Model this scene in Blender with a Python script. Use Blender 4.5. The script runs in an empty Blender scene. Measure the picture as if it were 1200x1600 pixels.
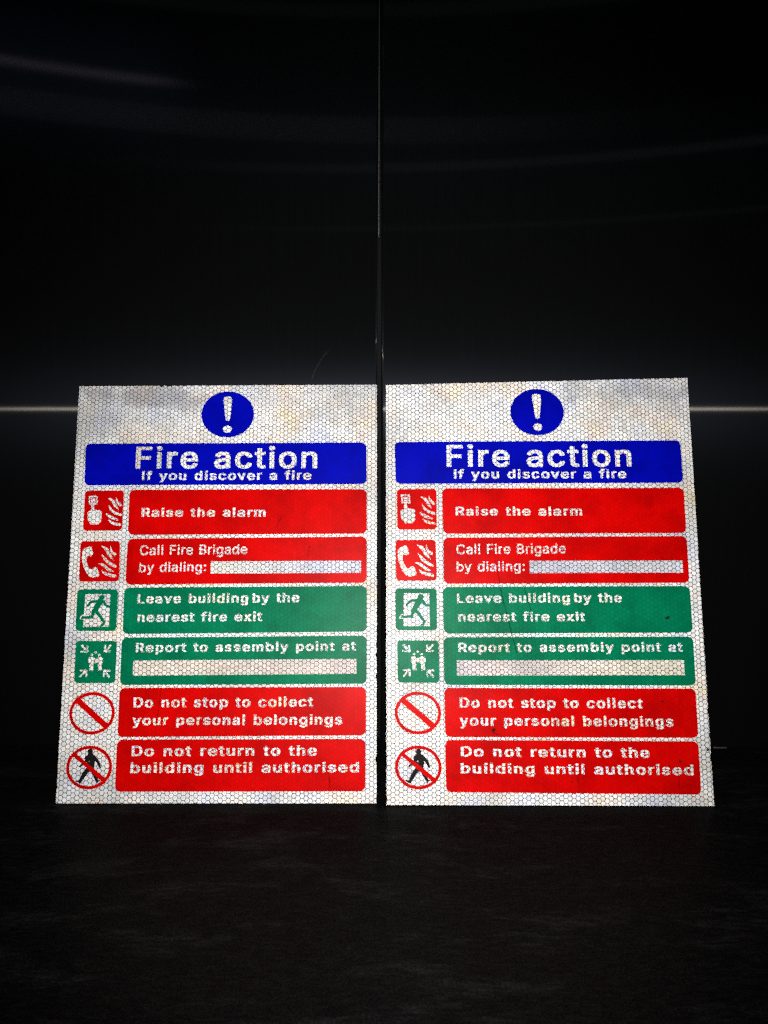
import bpy, bmesh, math, json, random
from mathutils import Vector, Matrix

random.seed(7)
sc = bpy.context.scene
COL = sc.collection

# ------------------------------------------------------------------ camera
CAM_H = 0.3688
PITCH = math.radians(8.06)
cd = bpy.data.cameras.new('camera')
cd.sensor_fit = 'VERTICAL'
cd.sensor_height = 36.0
cd.lens = 27.0
cd.clip_start = 0.01
cd.clip_end = 60.0
cam = bpy.data.objects.new('camera', cd)
cam.location = (0, 0, CAM_H)
cam.rotation_euler = (math.pi / 2 - PITCH, 0, 0)
COL.objects.link(cam)
sc.camera = cam

# ------------------------------------------------------------------ world (an unlit room)
w = bpy.data.worlds.new('World')
sc.world = w
w.use_nodes = True
w.node_tree.nodes['Background'].inputs[0].default_value = (0.5, 0.6, 0.8, 1)
w.node_tree.nodes['Background'].inputs[1].default_value = 0.002

# ------------------------------------------------------------------ lights
# the phone's own flash, just under its lens
fl = bpy.data.lights.new('flash', 'SPOT')
fl.energy = 36.5
fl.color = (1.0, 0.985, 0.96)
fl.spot_size = math.radians(86)
fl.spot_blend = 1.0
fl.shadow_soft_size = 0.003
flo = bpy.data.objects.new('flash', fl)
flo.location = (0.006, 0.0, CAM_H - 0.0115)
flo.rotation_euler = (math.pi / 2 - math.radians(12), 0, 0)
COL.objects.link(flo)

E0 = 0.02
# faint ceiling tubes far behind the camera, mirrored in the brushed panels
def ceiling_tube(hit, x, sx, sz, e, spread, col, y=-4.0):
    """hit = the spot on the panels that this tube's narrow beam falls on"""
    l = bpy.data.lights.new('ceiling_tube', 'AREA')
    l.shape = 'RECTANGLE'
    l.size = sx
    l.size_y = sz
    l.energy = e
    l.color = col
    l.spread = math.radians(spread)
    o = bpy.data.objects.new('ceiling_tube', l)
    hp = Vector((hit[0], 0.787, hit[1]))
    # height at which the upright grain mirrors the tube towards the lens
    near = math.hypot(0.787, hit[0])
    far = math.hypot(0.787 - y, x - hit[0])
    o.location = (x, y, hit[1] + (hit[1] - CAM_H) * far / near)
    o.rotation_euler = (hp - o.location).to_track_quat('-Z', 'Y').to_euler()
    COL.objects.link(o)
ceiling_tube((-0.365, 0.694), -2.4, 0.30, 0.10, E0 * 0.22, 0.8, (0.74, 0.74, 1.0))
ceiling_tube((-0.270, 0.646), -1.6, 0.80, 0.17, E0 * 1.0, 4.5, (0.66, 0.86, 1.0))
ceiling_tube((0.285, 0.612), 2.2, 0.80, 0.06, E0 * 0.36, 4.0, (0.62, 0.90, 1.0))
ceiling_tube((0.300, 0.552), 2.0, 0.80, 0.03, E0 * 0.09, 3.5, (0.70, 0.95, 0.95))
ceiling_tube((0.120, 0.742), 0.8, 1.20, 0.08, E0 * 0.5, 5.5, (0.66, 0.95, 1.0))

vs = sc.view_settings
sc.display_settings.display_device = 'sRGB'
vs.view_transform = 'Standard'
vs.look = 'None'
vs.exposure = 0.0
vs.gamma = 1.0
vs.use_curve_mapping = False
sc.cycles.use_denoising = False
sc.cycles.use_light_tree = False
sc.cycles.sample_clamp_indirect = 2.0
sc.cycles.max_bounces = 5

DATA = json.loads(
'{"cornL":[[-150.54,402.53],[149.73,404.23],[149.6,-0.53],[-148.84,-0.03]],"cornR":[[-151.41,403.03],[150.5,410.32],[152.0,-0.0],[-151.03,0.55]],"blue":[[-140.66,342.93],[139.08,344.19],[139.63,301.93],[-139.49,300.74]],"red1":[[-94.7,296.22],[139.64,296.77],[139.75,252.45],[-94.07,251.44]],"ic1":[[-138.55,295.27],[-100.04,295.58],[-100.23,255.74],[-138.13,255.45]],"red2":[[-94.0,247.53],[139.76,249.6],[139.87,204.55],[-94.15,202.87]],"ic2":[[-140.03,245.17],[-101.28,245.46],[-100.51,205.97],[-139.39,205.7]],"grn1":[[-95.12,199.78],[139.87,201.45],[140.1,157.56],[-94.5,155.48]],"ic3":[[-140.38,198.27],[-100.86,198.24],[-100.85,158.41],[-139.86,158.44]],"grn2":[[-95.0,152.02],[139.99,153.79],[139.98,108.48],[-94.7,107.57]],"ic4":[[-138.69,149.04],[-99.44,149.0],[-99.23,109.36],[-138.16,109.4]],"red3":[[-94.74,104.83],[139.5,105.62],[139.43,60.95],[-94.49,59.7]],"red4":[[-94.72,57.25],[139.02,57.74],[138.96,10.34],[-94.28,10.32]],"bar1":[[-12.08,225.33],[134.2,225.91],[134.24,214.18],[-12.0,213.36]],"bar2":[[-82.79,130.52],[130.06,131.85],[130.31,117.87],[-82.83,116.26]],"door":[[-132.19,193.64],[-108.05,193.62],[-107.82,162.37],[-132.72,162.39]],"texts":[["Fire action",[-89.85,317.65],[90.32,317.92],22.13,"title",0.05,"blue"],["If you discover a fire",[-82.95,305.94],[84.63,306.33],9.05,"heavy",0.075,"blue"],["Raise the alarm",[-81.75,269.24],[40.25,269.43],8.79,"heavy",0.075,"red1"],["Call Fire Brigade",[-81.54,231.38],[23.14,232.56],9.66,"light",0.03,"red2"],["by dialing:",[-81.51,214.78],[-16.55,215.54],9.35,"light",0.03,"red2"],["Leave building_by the",[-81.63,184.61],[74.79,185.76],8.98,"heavy",0.07,"grn1"],["nearest fire exit",[-80.92,167.03],[39.25,167.71],8.93,"heavy",0.07,"grn1"],["Report to assembly point at",[-81.14,138.23],[129.72,139.69],8.69,"heavy",0.075,"grn2"],["Do not stop to collect",[-80.8,86.8],[89.37,87.29],9.23,"heavy",0.075,"red3"],["your personal belongings",[-80.92,70.45],[116.97,70.94],9.16,"heavy",0.075,"red3"],["Do not return to the",[-80.4,42.35],[93.49,42.68],9.18,"heavy",0.075,"red4"],["building until authorised",[-80.74,27.22],[132.98,27.47],9.23,"heavy",0.075,"red4"]],"flame1":[[[[-114.9,287.57],[-110.88,285.45],[-108.12,280.85],[-104.62,276.51]],[0.85,2.81,2.81,0.37]],[[[-107.38,288.53],[-106.3,284.68],[-102.98,281.36]],[0.37,2.07,2.93]],[[[-114.09,280.66],[-111.31,275.75],[-107.06,272.69],[-102.21,271.29]],[0.73,2.32,2.68,2.44]],[[[-115.96,272.06],[-111.27,268.87],[-104.72,266.2]],[1.46,2.81,1.59]],[[[-113.44,266.02],[-109.7,263.03],[-102.59,261.38]],[0.73,2.44,2.44]]],"flame2":[[[[-118.94,240.19],[-114.28,237.17],[-110.52,230.9],[-106.43,226.64]],[0.73,3.17,2.81,0.37]],[[[-110.38,240.18],[-108.97,234.66],[-105.91,232.27]],[0.61,2.2,3.17]],[[[-118.04,231.65],[-114.02,226.52],[-108.84,222.65],[-104.49,220.4]],[0.85,2.93,2.93,2.2]],[[[-121.02,223.4],[-116.24,221.53],[-111.04,217.29],[-106.1,215.54]],[0.61,2.81,2.68,0.49]],[[[-117.83,216.42],[-113.3,213.12],[-104.62,211.07]],[0.73,2.56,2.93]]],"hand":[[-131.34,281.6'
'3],[-129.07,281.63],[-128.43,276.9],[-126.75,276.26],[-125.34,275.75],[-123.9,275.88],[-121.33,274.8],[-120.77,272.57],[-120.95,265.57],[-123.13,261.9],[-125.94,261.64],[-130.96,261.65],[-132.68,264.31],[-134.39,266.85],[-135.01,273.21],[-133.91,274.8],[-131.3,275.5]],"callframe":[[[-134.59,290.14],[-125.95,290.14],[-125.47,281.5],[-134.1,281.5]],[[-133.12,288.6],[-127.25,288.6],[-126.94,283.03],[-132.8,283.03]]],"calldot":[[-132.16,287.38],[-128.0,287.38],[-127.79,283.54],[-131.95,283.54]],"phone":[[-130.97,239.82],[-129.21,239.56],[-127.88,235.92],[-127.01,232.66],[-127.5,231.41],[-129.2,230.47],[-130.78,230.91],[-131.97,231.04],[-132.89,229.66],[-133.37,227.16],[-132.39,223.1],[-129.77,218.55],[-127.84,217.42],[-125.9,218.3],[-124.87,219.91],[-122.81,219.79],[-121.64,217.79],[-119.97,212.32],[-120.63,210.83],[-123.1,210.58],[-126.46,209.59],[-129.97,211.21],[-133.31,215.31],[-136.16,221.54],[-137.61,227.16],[-137.78,233.42],[-137.03,236.56],[-134.34,238.56]],"runhead":[[-116.23,190.4],2.77],"runner":[[[[-129.74,181.92],[-126.36,185.96],[-121.16,186.74]],[1.94,2.46,2.85]],[[[-121.16,186.74],[-114.9,186.35],[-111.62,182.75],[-107.23,181.64]],[2.85,3.37,2.33,2.2]],[[[-117.54,186.67],[-120.22,181.78],[-122.79,177.22]],[6.48,5.57,4.54]],[[[-123.3,178.2],[-124.61,172.35],[-125.55,171.57]],[3.63,2.98,2.59]],[[[-124.24,171.5],[-130.12,171.38],[-134.54,170.73]],[2.72,2.33,1.94]],[[[-121.66,178.2],[-117.1,172.66],[-112.73,166.82]],[3.63,2.98,2.59]],[[[-112.73,166.82],[-114.02,164.23],[-116.25,163.07]],[2.59,2.33,1.56]]],"runoutline":[[[[-130.93,174.11],[-134.65,172.68],[-136.24,169.76]],[0.65,1.04,0.78]],[[[-136.24,169.76],[-131.98,169.56],[-130.02,169.69]],[0.78,0.58,0.39]],[[[-131.37,168.13],[-130.61,166.19],[-132.56,162.63]],[0.65,1.94,0.91]]],"arrows":[[[[-133.03,145.03],[-129.14,140.73]],[2.2,1.94]],[[[-126.8,138.48],[-127.61,144.57]],[1.56,1.43]],[[[-126.69,138.74],[-133.92,139.0]],[1.69,1.3]],[[[-105.05,145.19],[-108.96,140.38]],[1.69,1.94]],[[[-110.29,138.59],[-110.26,145.2]],[2.59,1.3]],[[[-110.44,138.98],[-104.47,139.1]],[1.69,1.3]],[[[-133.47,114.77],[-128.17,120.48]],[1.43,1.82]],[[[-126.98,121.24],[-133.39,121.12]],[2.2,1.17]],[[[-127.25,121.43],[-126.91,115.4]],[1.94,1.69]],[[[-104.48,114.74],[-108.87,119.31]],[1.82,1.94]],[[[-110.37,120.72],[-104.17,121.09]],[2.33,1.56]],[[[-110.24,120.84],[-110.43,114.74]],[1.94,1.17]]],"people":[[[-125.23,133.68],[-122.13,133.99],[-120.76,132.84],[-120.52,128.56],[-120.99,127.61],[-120.74,120.92],[-124.33,121.24],[-124.36,127.61],[-125.59,128.57],[-125.79,132.08]],[[-112.88,133.66],[-116.02,133.99],[-117.26,132.84],[-117.02,128.56],[-116.45,127.6],[-115.95,120.91],[-112.4,121.23],[-113.07,127.6],[-111.96,128.55],[-112.15,132.07]],[[-120.44,132.84],[-117.52,132.84],[-117.5,127.92],[-119.9,127.92]]],"peopleheads":[[[-119.3,138.09],1.15],[[-122.75,135.79],1.15],[[-115.66,135.78],1.15]],"ring_a":[[-119.62,81.54],[-98.03,81.52],[-120.73,101.18]],"ring_b":[[-119.59,32.18],[-98.1,32.15],[-120.72,51.93]],"slash'
'_a":[[[[-135.47,94.85],[-104.11,68.52]],[5.55,5.55]]],"slash_b":[[[[-135.77,45.33],[-103.16,19.28]],[3.57,4.23]]],"walker":[[[[-121.58,40.54],[-118.62,40.91],[-117.98,36.52],[-118.31,30.89]],[5.29,8.2,7.4,5.82]],[[[-115.95,42.03],[-111.95,37.76],[-109.59,32.75]],[3.17,2.91,2.11]],[[[-121.53,39.66],[-124.2,36.28],[-128.16,33.03]],[2.64,2.11,1.59]],[[[-119.27,31.77],[-123.62,26.28],[-127.48,19.32]],[4.76,4.23,3.17]],[[[-126.86,19.81],[-130.62,19.82]],[2.11,1.32]],[[[-117.47,32.14],[-113.85,25.27],[-111.21,19.79]],[4.49,3.44,2.38]],[[[-111.6,19.79],[-109.31,20.53]],[1.85,1.06]]],"walkhead":[[-119.19,46.43],2.6],"disc":[[-0.06,373.21],[26.27,373.21],[-0.77,396.96]],"excl":[[-4.7,388.28],[-4.13,390.72],[-2.22,391.73],[1.21,391.73],[3.18,390.72],[4.11,388.28],[3.83,382.95],[3.02,374.1],[2.33,368.36],[1.73,366.81],[0.15,366.15],[-1.26,366.81],[-1.95,368.36],[-2.98,374.1],[-4.1,382.95]],"excldot":[[0.08,357.79],[4.45,357.79],[-0.03,361.53]],"scrL":[[[-93.4,162.96],[-88.76,156.27],[-82.18,147.17]],[[-55.22,104.54],[-56.78,84.41],[-59.05,60.35]],[[56.59,270.57],[53.56,264.21],[49.93,257.24]],[[104.96,25.9],[106.29,12.11]],[[-39.23,162.3],[-27.53,145.29]],[[83.5,236.41],[81.73,228.89]]],"scrR":[[[-45.5,227.3],[-42.74,211.23],[-39.47,191.59],[-33.33,164.83],[-28.6,145.55],[-26.11,135.37]],[[-18.81,206.31],[-16.67,194.05],[-8.83,166.66]],[[-54.13,69.85],[-50.02,65.2],[-44.08,62.88]],[[120.42,27.28],[120.38,15.86]],[[26.63,30.63],[27.28,15.77]]],"specks":[[[116.77,171.88],1.7],[[118.65,172.79],1.2],[[122.31,39.9],1.3],[[112.56,35.87],0.9],[[149.15,50.3],1.6],[[-50.56,68.1],1.9],[[109.04,93.96],1.3],[[20.96,21.47],0.9]],"specksL":[[[-61.55,403.54],2.0],[[-57.65,402.87],1.3],[[-67.29,401.87],1.2],[[84.09,238.93],0.9],[[140.37,256.56],0.7],[[88.34,298.72],0.8]],"notchL":[[148.61,145.11,1.0],[148.61,135.45,1.3],[148.63,115.03,1.2],[148.98,39.11,1.1],[-147.4,14.81,1.0],[149.3,4.04,0.5]],"notchR":[[150.66,85.19,1.2],[151.72,63.04,0.6],[152.23,42.23,0.9],[-150.15,6.51,0.8],[-150.14,43.69,0.7],[151.46,231.1,0.5]],"warpR":[[1.012811,-0.008842],[-0.002393,1.002256],[-0.044434,0.968895],[-8e-06,3e-05]],"poseL":[-0.15645,0.66954,0.00338,0.29225],"poseR":[0.15311,0.66471,-0.00196,0.28654],"camh":0.36879,"pitch":8.06,"arc":[[-66.29,391.6],[-64.27,397.66],[-60.95,404.02],[-54.36,415.12],[-47.03,422.71]],"chip":[0.3579,0.3724],"G":{"title":[{" ":[0.188,[]],"F":[0.41,[[[46,-11],[134,-12],[141,-9],[143,199],[145,206],[354,208],[359,209],[362,214],[362,281],[359,289],[151,290],[144,292],[144,438],[151,440],[384,441],[387,446],[388,454],[387,514],[384,521],[54,522],[46,521],[44,519],[43,-1],[44,-9]]]],"a":[0.389,[[[138,-21],[179,-22],[201,-20],[224,-14],[256,2],[259,1],[261,-9],[269,-12],[346,-12],[352,-11],[355,-6],[355,271],[352,296],[344,321],[329,347],[309,367],[299,374],[264,389],[216,397],[176,397],[136,392],[101,382],[71,364],[54,350],[36,326],[23,301],[23,284],[26,279],[81,263],[111,263],[117,266],[135,291],[149,302],[176,314],[189,317],[201,317],[214,314],[234,304],[246,'
'292],[254,276],[257,264],[257,256],[254,251],[246,246],[229,240],[126,227],[86,217],[46,195],[31,179],[18,156],[13,131],[13,84],[18,59],[38,24],[63,1],[88,-11],[106,-17]],[[169,58],[139,67],[126,75],[118,84],[110,106],[120,129],[134,139],[149,147],[199,157],[214,158],[251,165],[255,164],[257,159],[257,131],[252,116],[237,91],[224,79],[206,68],[186,61]]]],"c":[0.396,[[[165,-19],[246,-20],[274,-14],[304,-2],[322,9],[347,31],[367,59],[380,91],[380,109],[376,114],[319,130],[294,130],[286,124],[274,99],[257,79],[241,69],[224,63],[214,60],[201,60],[181,66],[161,78],[141,98],[126,126],[115,169],[115,209],[121,234],[131,261],[139,274],[155,294],[174,307],[194,314],[206,316],[221,314],[241,307],[256,297],[267,286],[279,269],[286,254],[291,250],[321,250],[374,263],[379,269],[380,286],[372,309],[362,326],[350,341],[329,362],[311,374],[284,387],[254,395],[221,398],[189,397],[164,395],[139,389],[109,377],[81,357],[53,326],[36,296],[20,246],[18,229],[18,146],[26,106],[31,91],[43,66],[60,41],[91,11],[121,-7],[134,-12]]]],"e":[0.404,[[[168,-19],[251,-20],[281,-14],[297,-9],[329,8],[356,33],[369,51],[382,79],[382,99],[379,104],[324,117],[294,117],[288,114],[275,91],[251,71],[221,60],[204,60],[176,68],[156,80],[139,98],[123,126],[118,149],[117,154],[121,157],[379,158],[386,161],[387,239],[379,279],[374,294],[361,321],[340,349],[312,371],[281,387],[264,392],[224,397],[184,397],[146,392],[124,384],[104,374],[83,359],[60,336],[51,324],[33,291],[21,249],[18,226],[18,144],[31,91],[46,61],[71,28],[106,1],[121,-7],[144,-14]],[[121,233],[118,239],[123,254],[140,281],[156,297],[166,304],[191,314],[204,316],[229,312],[255,296],[272,276],[282,256],[287,239],[286,235],[281,233]]]],"i":[0.167,[[[38,-11],[124,-12],[129,-11],[132,-6],[132,384],[131,389],[126,392],[44,392],[38,391],[35,386],[35,-1],[36,-9]],[[60,431],[106,431],[124,438],[137,451],[142,464],[142,504],[136,517],[124,529],[114,534],[99,537],[69,537],[49,532],[31,516],[23,494],[23,471],[26,459],[30,451],[41,440]]]],"n":[0.41,[[[38,-11],[124,-12],[131,-9],[133,236],[136,254],[146,276],[161,295],[186,309],[209,315],[219,314],[239,307],[256,292],[269,274],[277,246],[279,-9],[281,-11],[289,-12],[366,-12],[374,-9],[375,261],[372,286],[364,319],[354,339],[346,350],[322,374],[301,386],[284,392],[246,397],[209,397],[186,395],[159,387],[134,373],[130,376],[129,389],[124,392],[44,392],[36,389],[35,-1],[36,-9]]]],"o":[0.415,[[[165,-19],[246,-20],[289,-9],[314,3],[337,21],[359,46],[372,66],[389,106],[397,149],[397,229],[394,249],[384,284],[372,311],[357,334],[334,357],[311,374],[276,389],[229,397],[189,397],[149,392],[114,379],[81,357],[55,329],[37,299],[26,269],[18,229],[18,149],[21,126],[33,86],[43,66],[59,43],[89,13],[121,-7],[134,-12]],[[199,61],[181,66],[163,76],[143,96],[136,106],[126,126],[118,154],[115,169],[115,206],[126,249],[131,261],[148,286],[158,296],[176,308],[194,314],[209,316],[236,309],[256,297],[270,284],[282,266],[294,234],[300,209],[300,169],[289,126],[279,106],[265,86],[234,66],[214,60]]]],"r":[0.259,[[[38,'
'-11],[124,-12],[131,-9],[133,241],[136,256],[141,269],[150,284],[161,294],[181,306],[204,312],[251,310],[259,313],[260,389],[256,396],[184,397],[161,392],[134,378],[131,379],[129,389],[124,392],[44,392],[36,389],[35,-1],[36,-9]]]],"t":[0.227,[[[143,-16],[191,-17],[214,-15],[224,-11],[230,-4],[230,16],[219,64],[216,66],[209,67],[189,67],[171,64],[158,69],[148,79],[143,106],[143,311],[149,315],[219,316],[222,324],[222,386],[216,392],[149,393],[144,395],[142,474],[139,481],[54,482],[49,479],[48,474],[47,396],[41,393],[-4,392],[-11,389],[-12,321],[-6,315],[41,315],[47,311],[48,71],[54,41],[65,21],[86,1],[114,-12]]]]},0.014],"heavy":[{" ":[0.188,[]],"D":[0.502,[[[38,-11],[266,-12],[304,-7],[341,3],[379,21],[419,50],[437,71],[452,91],[464,114],[482,161],[490,201],[492,231],[492,279],[485,336],[477,366],[467,391],[449,424],[430,449],[414,465],[391,482],[354,502],[326,512],[286,520],[251,522],[44,522],[36,521],[31,517],[30,1],[31,-6]],[[159,70],[155,74],[155,79],[155,436],[161,440],[211,440],[251,434],[284,423],[311,405],[336,377],[349,355],[362,314],[367,286],[368,264],[370,256],[367,224],[362,194],[354,169],[342,141],[326,120],[299,96],[269,81],[236,73],[219,70]]]],"I":[0.178,[[[35,-11],[136,-12],[146,-9],[150,-4],[150,511],[147,519],[139,522],[39,522],[31,519],[28,514],[28,-1],[29,-7]]]],"L":[0.393,[[[38,-11],[376,-12],[386,-9],[390,-4],[390,61],[387,66],[381,69],[164,70],[159,70],[155,74],[155,511],[152,519],[144,522],[41,522],[34,519],[30,514],[30,-1],[31,-7]]]],"R":[0.449,[[[38,-11],[141,-12],[149,-11],[154,-6],[155,179],[157,184],[164,185],[214,185],[221,182],[321,-4],[326,-9],[336,-12],[444,-12],[451,-11],[456,-7],[457,6],[452,19],[354,199],[356,204],[389,225],[409,246],[424,271],[437,314],[440,364],[437,389],[432,414],[414,451],[404,465],[384,484],[364,497],[331,512],[294,520],[261,522],[46,522],[39,522],[31,517],[30,1],[31,-6]],[[159,268],[155,271],[155,276],[156,438],[161,440],[226,440],[266,432],[286,420],[296,409],[306,392],[312,376],[315,356],[315,344],[309,321],[302,304],[294,293],[274,278],[246,270],[229,268]]]],"a":[0.389,[[[130,-21],[189,-22],[211,-19],[246,-9],[261,-12],[354,-12],[361,-11],[366,-6],[367,269],[365,291],[357,319],[342,344],[319,366],[286,384],[259,392],[221,397],[166,397],[141,395],[116,389],[94,382],[74,372],[44,350],[23,324],[11,299],[11,284],[19,278],[74,263],[119,263],[129,268],[148,294],[161,304],[176,312],[196,316],[206,314],[224,305],[234,294],[242,279],[245,256],[242,249],[236,244],[221,240],[119,227],[79,217],[34,192],[19,177],[6,154],[0,129],[0,86],[6,61],[26,26],[39,13],[51,3],[80,-11],[99,-17]],[[164,61],[149,66],[139,73],[131,81],[126,91],[123,109],[133,131],[146,142],[166,149],[206,157],[231,160],[244,159],[245,134],[242,119],[225,89],[212,76],[195,66],[176,60]]]],"b":[0.424,[[[182,-19],[269,-20],[299,-14],[336,3],[356,18],[374,36],[392,61],[404,86],[417,136],[420,159],[420,219],[417,241],[409,276],[404,291],[392,316],[370,346],[347,366],[321,382],[294,392],[254,397],[199,397],[176,395],[149,386],[146,388],'
'[145,511],[141,519],[131,522],[31,522],[24,517],[23,511],[23,-4],[26,-9],[36,-12],[129,-12],[144,-7]],[[214,63],[201,68],[186,78],[166,101],[153,126],[148,144],[143,181],[143,196],[151,244],[163,274],[170,284],[191,304],[206,312],[221,315],[234,312],[249,304],[270,284],[277,274],[284,259],[295,224],[297,204],[297,174],[292,144],[287,126],[279,109],[269,93],[254,78],[244,71],[226,63]]]],"c":[0.396,[[[158,-19],[254,-20],[281,-14],[299,-8],[334,11],[359,33],[379,61],[392,91],[391,109],[384,114],[326,130],[286,130],[275,124],[262,96],[246,78],[231,68],[206,61],[189,66],[173,76],[154,96],[138,124],[128,164],[126,186],[128,211],[133,236],[143,264],[151,277],[169,297],[186,309],[209,315],[234,307],[255,289],[267,271],[273,256],[284,250],[329,250],[381,263],[392,271],[392,284],[384,306],[365,336],[341,360],[324,372],[284,389],[261,395],[236,397],[181,397],[144,392],[110,381],[81,364],[53,339],[41,324],[26,299],[13,266],[5,226],[5,149],[13,109],[28,74],[48,44],[78,14],[114,-7],[126,-12]]]],"d":[0.424,[[[148,-19],[239,-20],[254,-17],[281,-7],[296,-12],[389,-12],[396,-11],[401,-6],[402,509],[401,516],[396,521],[389,522],[296,522],[284,519],[280,511],[279,388],[276,386],[259,392],[226,397],[174,397],[146,395],[116,387],[94,377],[64,355],[43,331],[22,294],[8,249],[5,224],[5,149],[8,129],[21,86],[28,69],[46,41],[74,13],[96,-2],[119,-12]],[[196,63],[184,68],[164,83],[148,104],[141,119],[131,149],[125,189],[131,229],[144,267],[155,284],[176,304],[191,312],[206,315],[221,311],[239,300],[252,286],[264,269],[277,231],[282,199],[282,184],[280,159],[272,129],[262,106],[251,91],[239,78],[224,68],[209,63]]]],"e":[0.404,[[[160,-19],[256,-20],[286,-15],[304,-9],[334,6],[354,20],[365,31],[382,54],[394,81],[394,99],[386,104],[331,117],[286,117],[276,112],[264,91],[247,74],[226,63],[211,60],[184,68],[169,78],[151,96],[136,124],[129,154],[134,157],[386,158],[394,159],[399,164],[400,236],[392,276],[374,316],[352,346],[336,360],[321,371],[281,389],[234,397],[179,397],[141,392],[115,384],[83,366],[71,357],[48,334],[28,304],[13,266],[5,224],[5,146],[13,109],[31,69],[55,34],[79,13],[114,-7],[136,-14]],[[134,233],[130,239],[136,256],[150,281],[169,300],[179,307],[204,315],[226,309],[239,301],[249,292],[259,279],[267,264],[275,239],[274,235],[269,233]]]],"f":[0.254,[[[58,-11],[159,-12],[166,-11],[171,-6],[173,311],[179,315],[246,315],[256,321],[257,329],[256,387],[246,392],[176,393],[173,399],[173,426],[181,449],[191,457],[244,455],[256,461],[272,511],[271,529],[264,534],[231,542],[154,542],[126,537],[104,527],[89,517],[69,497],[58,479],[53,464],[50,444],[49,395],[44,393],[-14,392],[-24,386],[-25,326],[-22,319],[-11,315],[44,315],[50,311],[50,-1],[51,-7]]]],"g":[0.425,[[[150,-161],[261,-162],[289,-157],[311,-149],[334,-139],[364,-117],[379,-99],[392,-76],[400,-49],[402,-26],[402,381],[401,387],[394,392],[296,392],[279,385],[249,395],[224,397],[174,397],[146,395],[124,389],[86,372],[65,356],[43,331],[21,291],[11,261],[5,231],[5,151],[16,104],[31,71],[43,54],[69,28],[79,21],[106,6],['
'139,-5],[156,-7],[234,-7],[264,-2],[276,4],[279,1],[280,-19],[277,-31],[269,-49],[262,-59],[244,-72],[216,-82],[199,-82],[169,-72],[156,-62],[131,-35],[121,-30],[74,-31],[25,-59],[23,-66],[24,-84],[43,-109],[54,-120],[91,-144],[116,-154]],[[194,76],[176,83],[164,93],[146,116],[138,131],[131,154],[126,194],[131,231],[138,254],[148,274],[169,299],[184,309],[206,315],[219,312],[234,304],[247,294],[262,274],[269,259],[277,236],[282,201],[282,186],[277,151],[269,126],[262,111],[252,99],[242,89],[224,78],[206,74]]]],"h":[0.41,[[[30,-11],[131,-12],[139,-11],[144,-6],[145,239],[148,254],[158,279],[171,295],[189,307],[209,314],[231,307],[247,291],[257,276],[265,249],[266,-6],[271,-11],[279,-12],[374,-12],[384,-9],[387,-4],[387,261],[382,296],[374,321],[362,344],[346,362],[326,377],[291,392],[254,397],[201,397],[179,395],[149,386],[146,388],[145,514],[141,519],[134,522],[34,522],[26,519],[23,514],[23,-1],[24,-7]]]],"i":[0.167,[[[30,-11],[131,-12],[141,-9],[145,-4],[145,381],[144,387],[136,392],[36,392],[26,389],[23,384],[23,-1],[24,-7]],[[53,431],[111,430],[139,443],[149,454],[155,466],[155,501],[147,516],[137,526],[126,532],[104,537],[61,537],[46,534],[26,522],[16,509],[10,491],[10,474],[13,461],[18,454],[31,441]]]],"l":[0.178,[[[35,-11],[136,-12],[146,-9],[150,-4],[150,526],[147,534],[139,537],[39,537],[31,534],[28,529],[28,-1],[29,-7]]]],"m":[0.61,[[[30,-11],[131,-12],[139,-11],[144,-6],[145,251],[151,271],[163,291],[184,309],[199,315],[219,307],[230,296],[237,286],[245,256],[245,1],[248,-9],[259,-12],[351,-12],[359,-11],[364,-6],[365,251],[371,274],[383,294],[396,307],[419,315],[434,311],[449,300],[458,286],[465,266],[466,-6],[471,-11],[479,-12],[574,-12],[584,-9],[586,-6],[587,1],[587,274],[582,309],[569,339],[554,360],[534,377],[509,389],[481,397],[391,397],[356,387],[321,367],[296,384],[281,392],[261,397],[176,397],[144,387],[129,392],[36,392],[26,389],[24,386],[23,379],[23,1],[24,-6]]]],"n":[0.41,[[[30,-11],[131,-12],[139,-11],[144,-6],[145,239],[148,254],[158,279],[171,295],[189,307],[209,314],[231,307],[247,291],[257,276],[265,249],[266,-6],[274,-12],[281,-12],[374,-12],[381,-11],[386,-7],[387,259],[385,284],[377,316],[367,336],[360,346],[336,370],[321,379],[299,389],[276,395],[254,397],[199,397],[176,394],[146,385],[129,392],[36,392],[29,391],[24,387],[23,-1],[24,-7]]]],"o":[0.415,[[[158,-19],[254,-20],[296,-9],[321,3],[349,23],[371,48],[384,69],[402,109],[410,151],[410,226],[402,266],[392,294],[369,332],[344,357],[321,373],[284,389],[236,397],[181,397],[144,392],[110,381],[81,364],[53,339],[41,324],[26,299],[13,266],[5,226],[5,149],[13,109],[28,74],[48,44],[78,14],[114,-7],[126,-12]],[[206,61],[189,66],[176,74],[155,94],[148,104],[133,139],[128,164],[126,189],[128,211],[133,236],[143,264],[151,276],[164,292],[179,304],[189,310],[209,315],[229,309],[244,299],[257,286],[269,269],[284,226],[289,186],[287,164],[282,139],[267,104],[252,84],[239,73],[226,66]]]],"p":[0.424,[[[30,-154],[131,-155],[139,-153],[144,-149],[146,-10],[149,-9],[171,-17],[189,'
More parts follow.
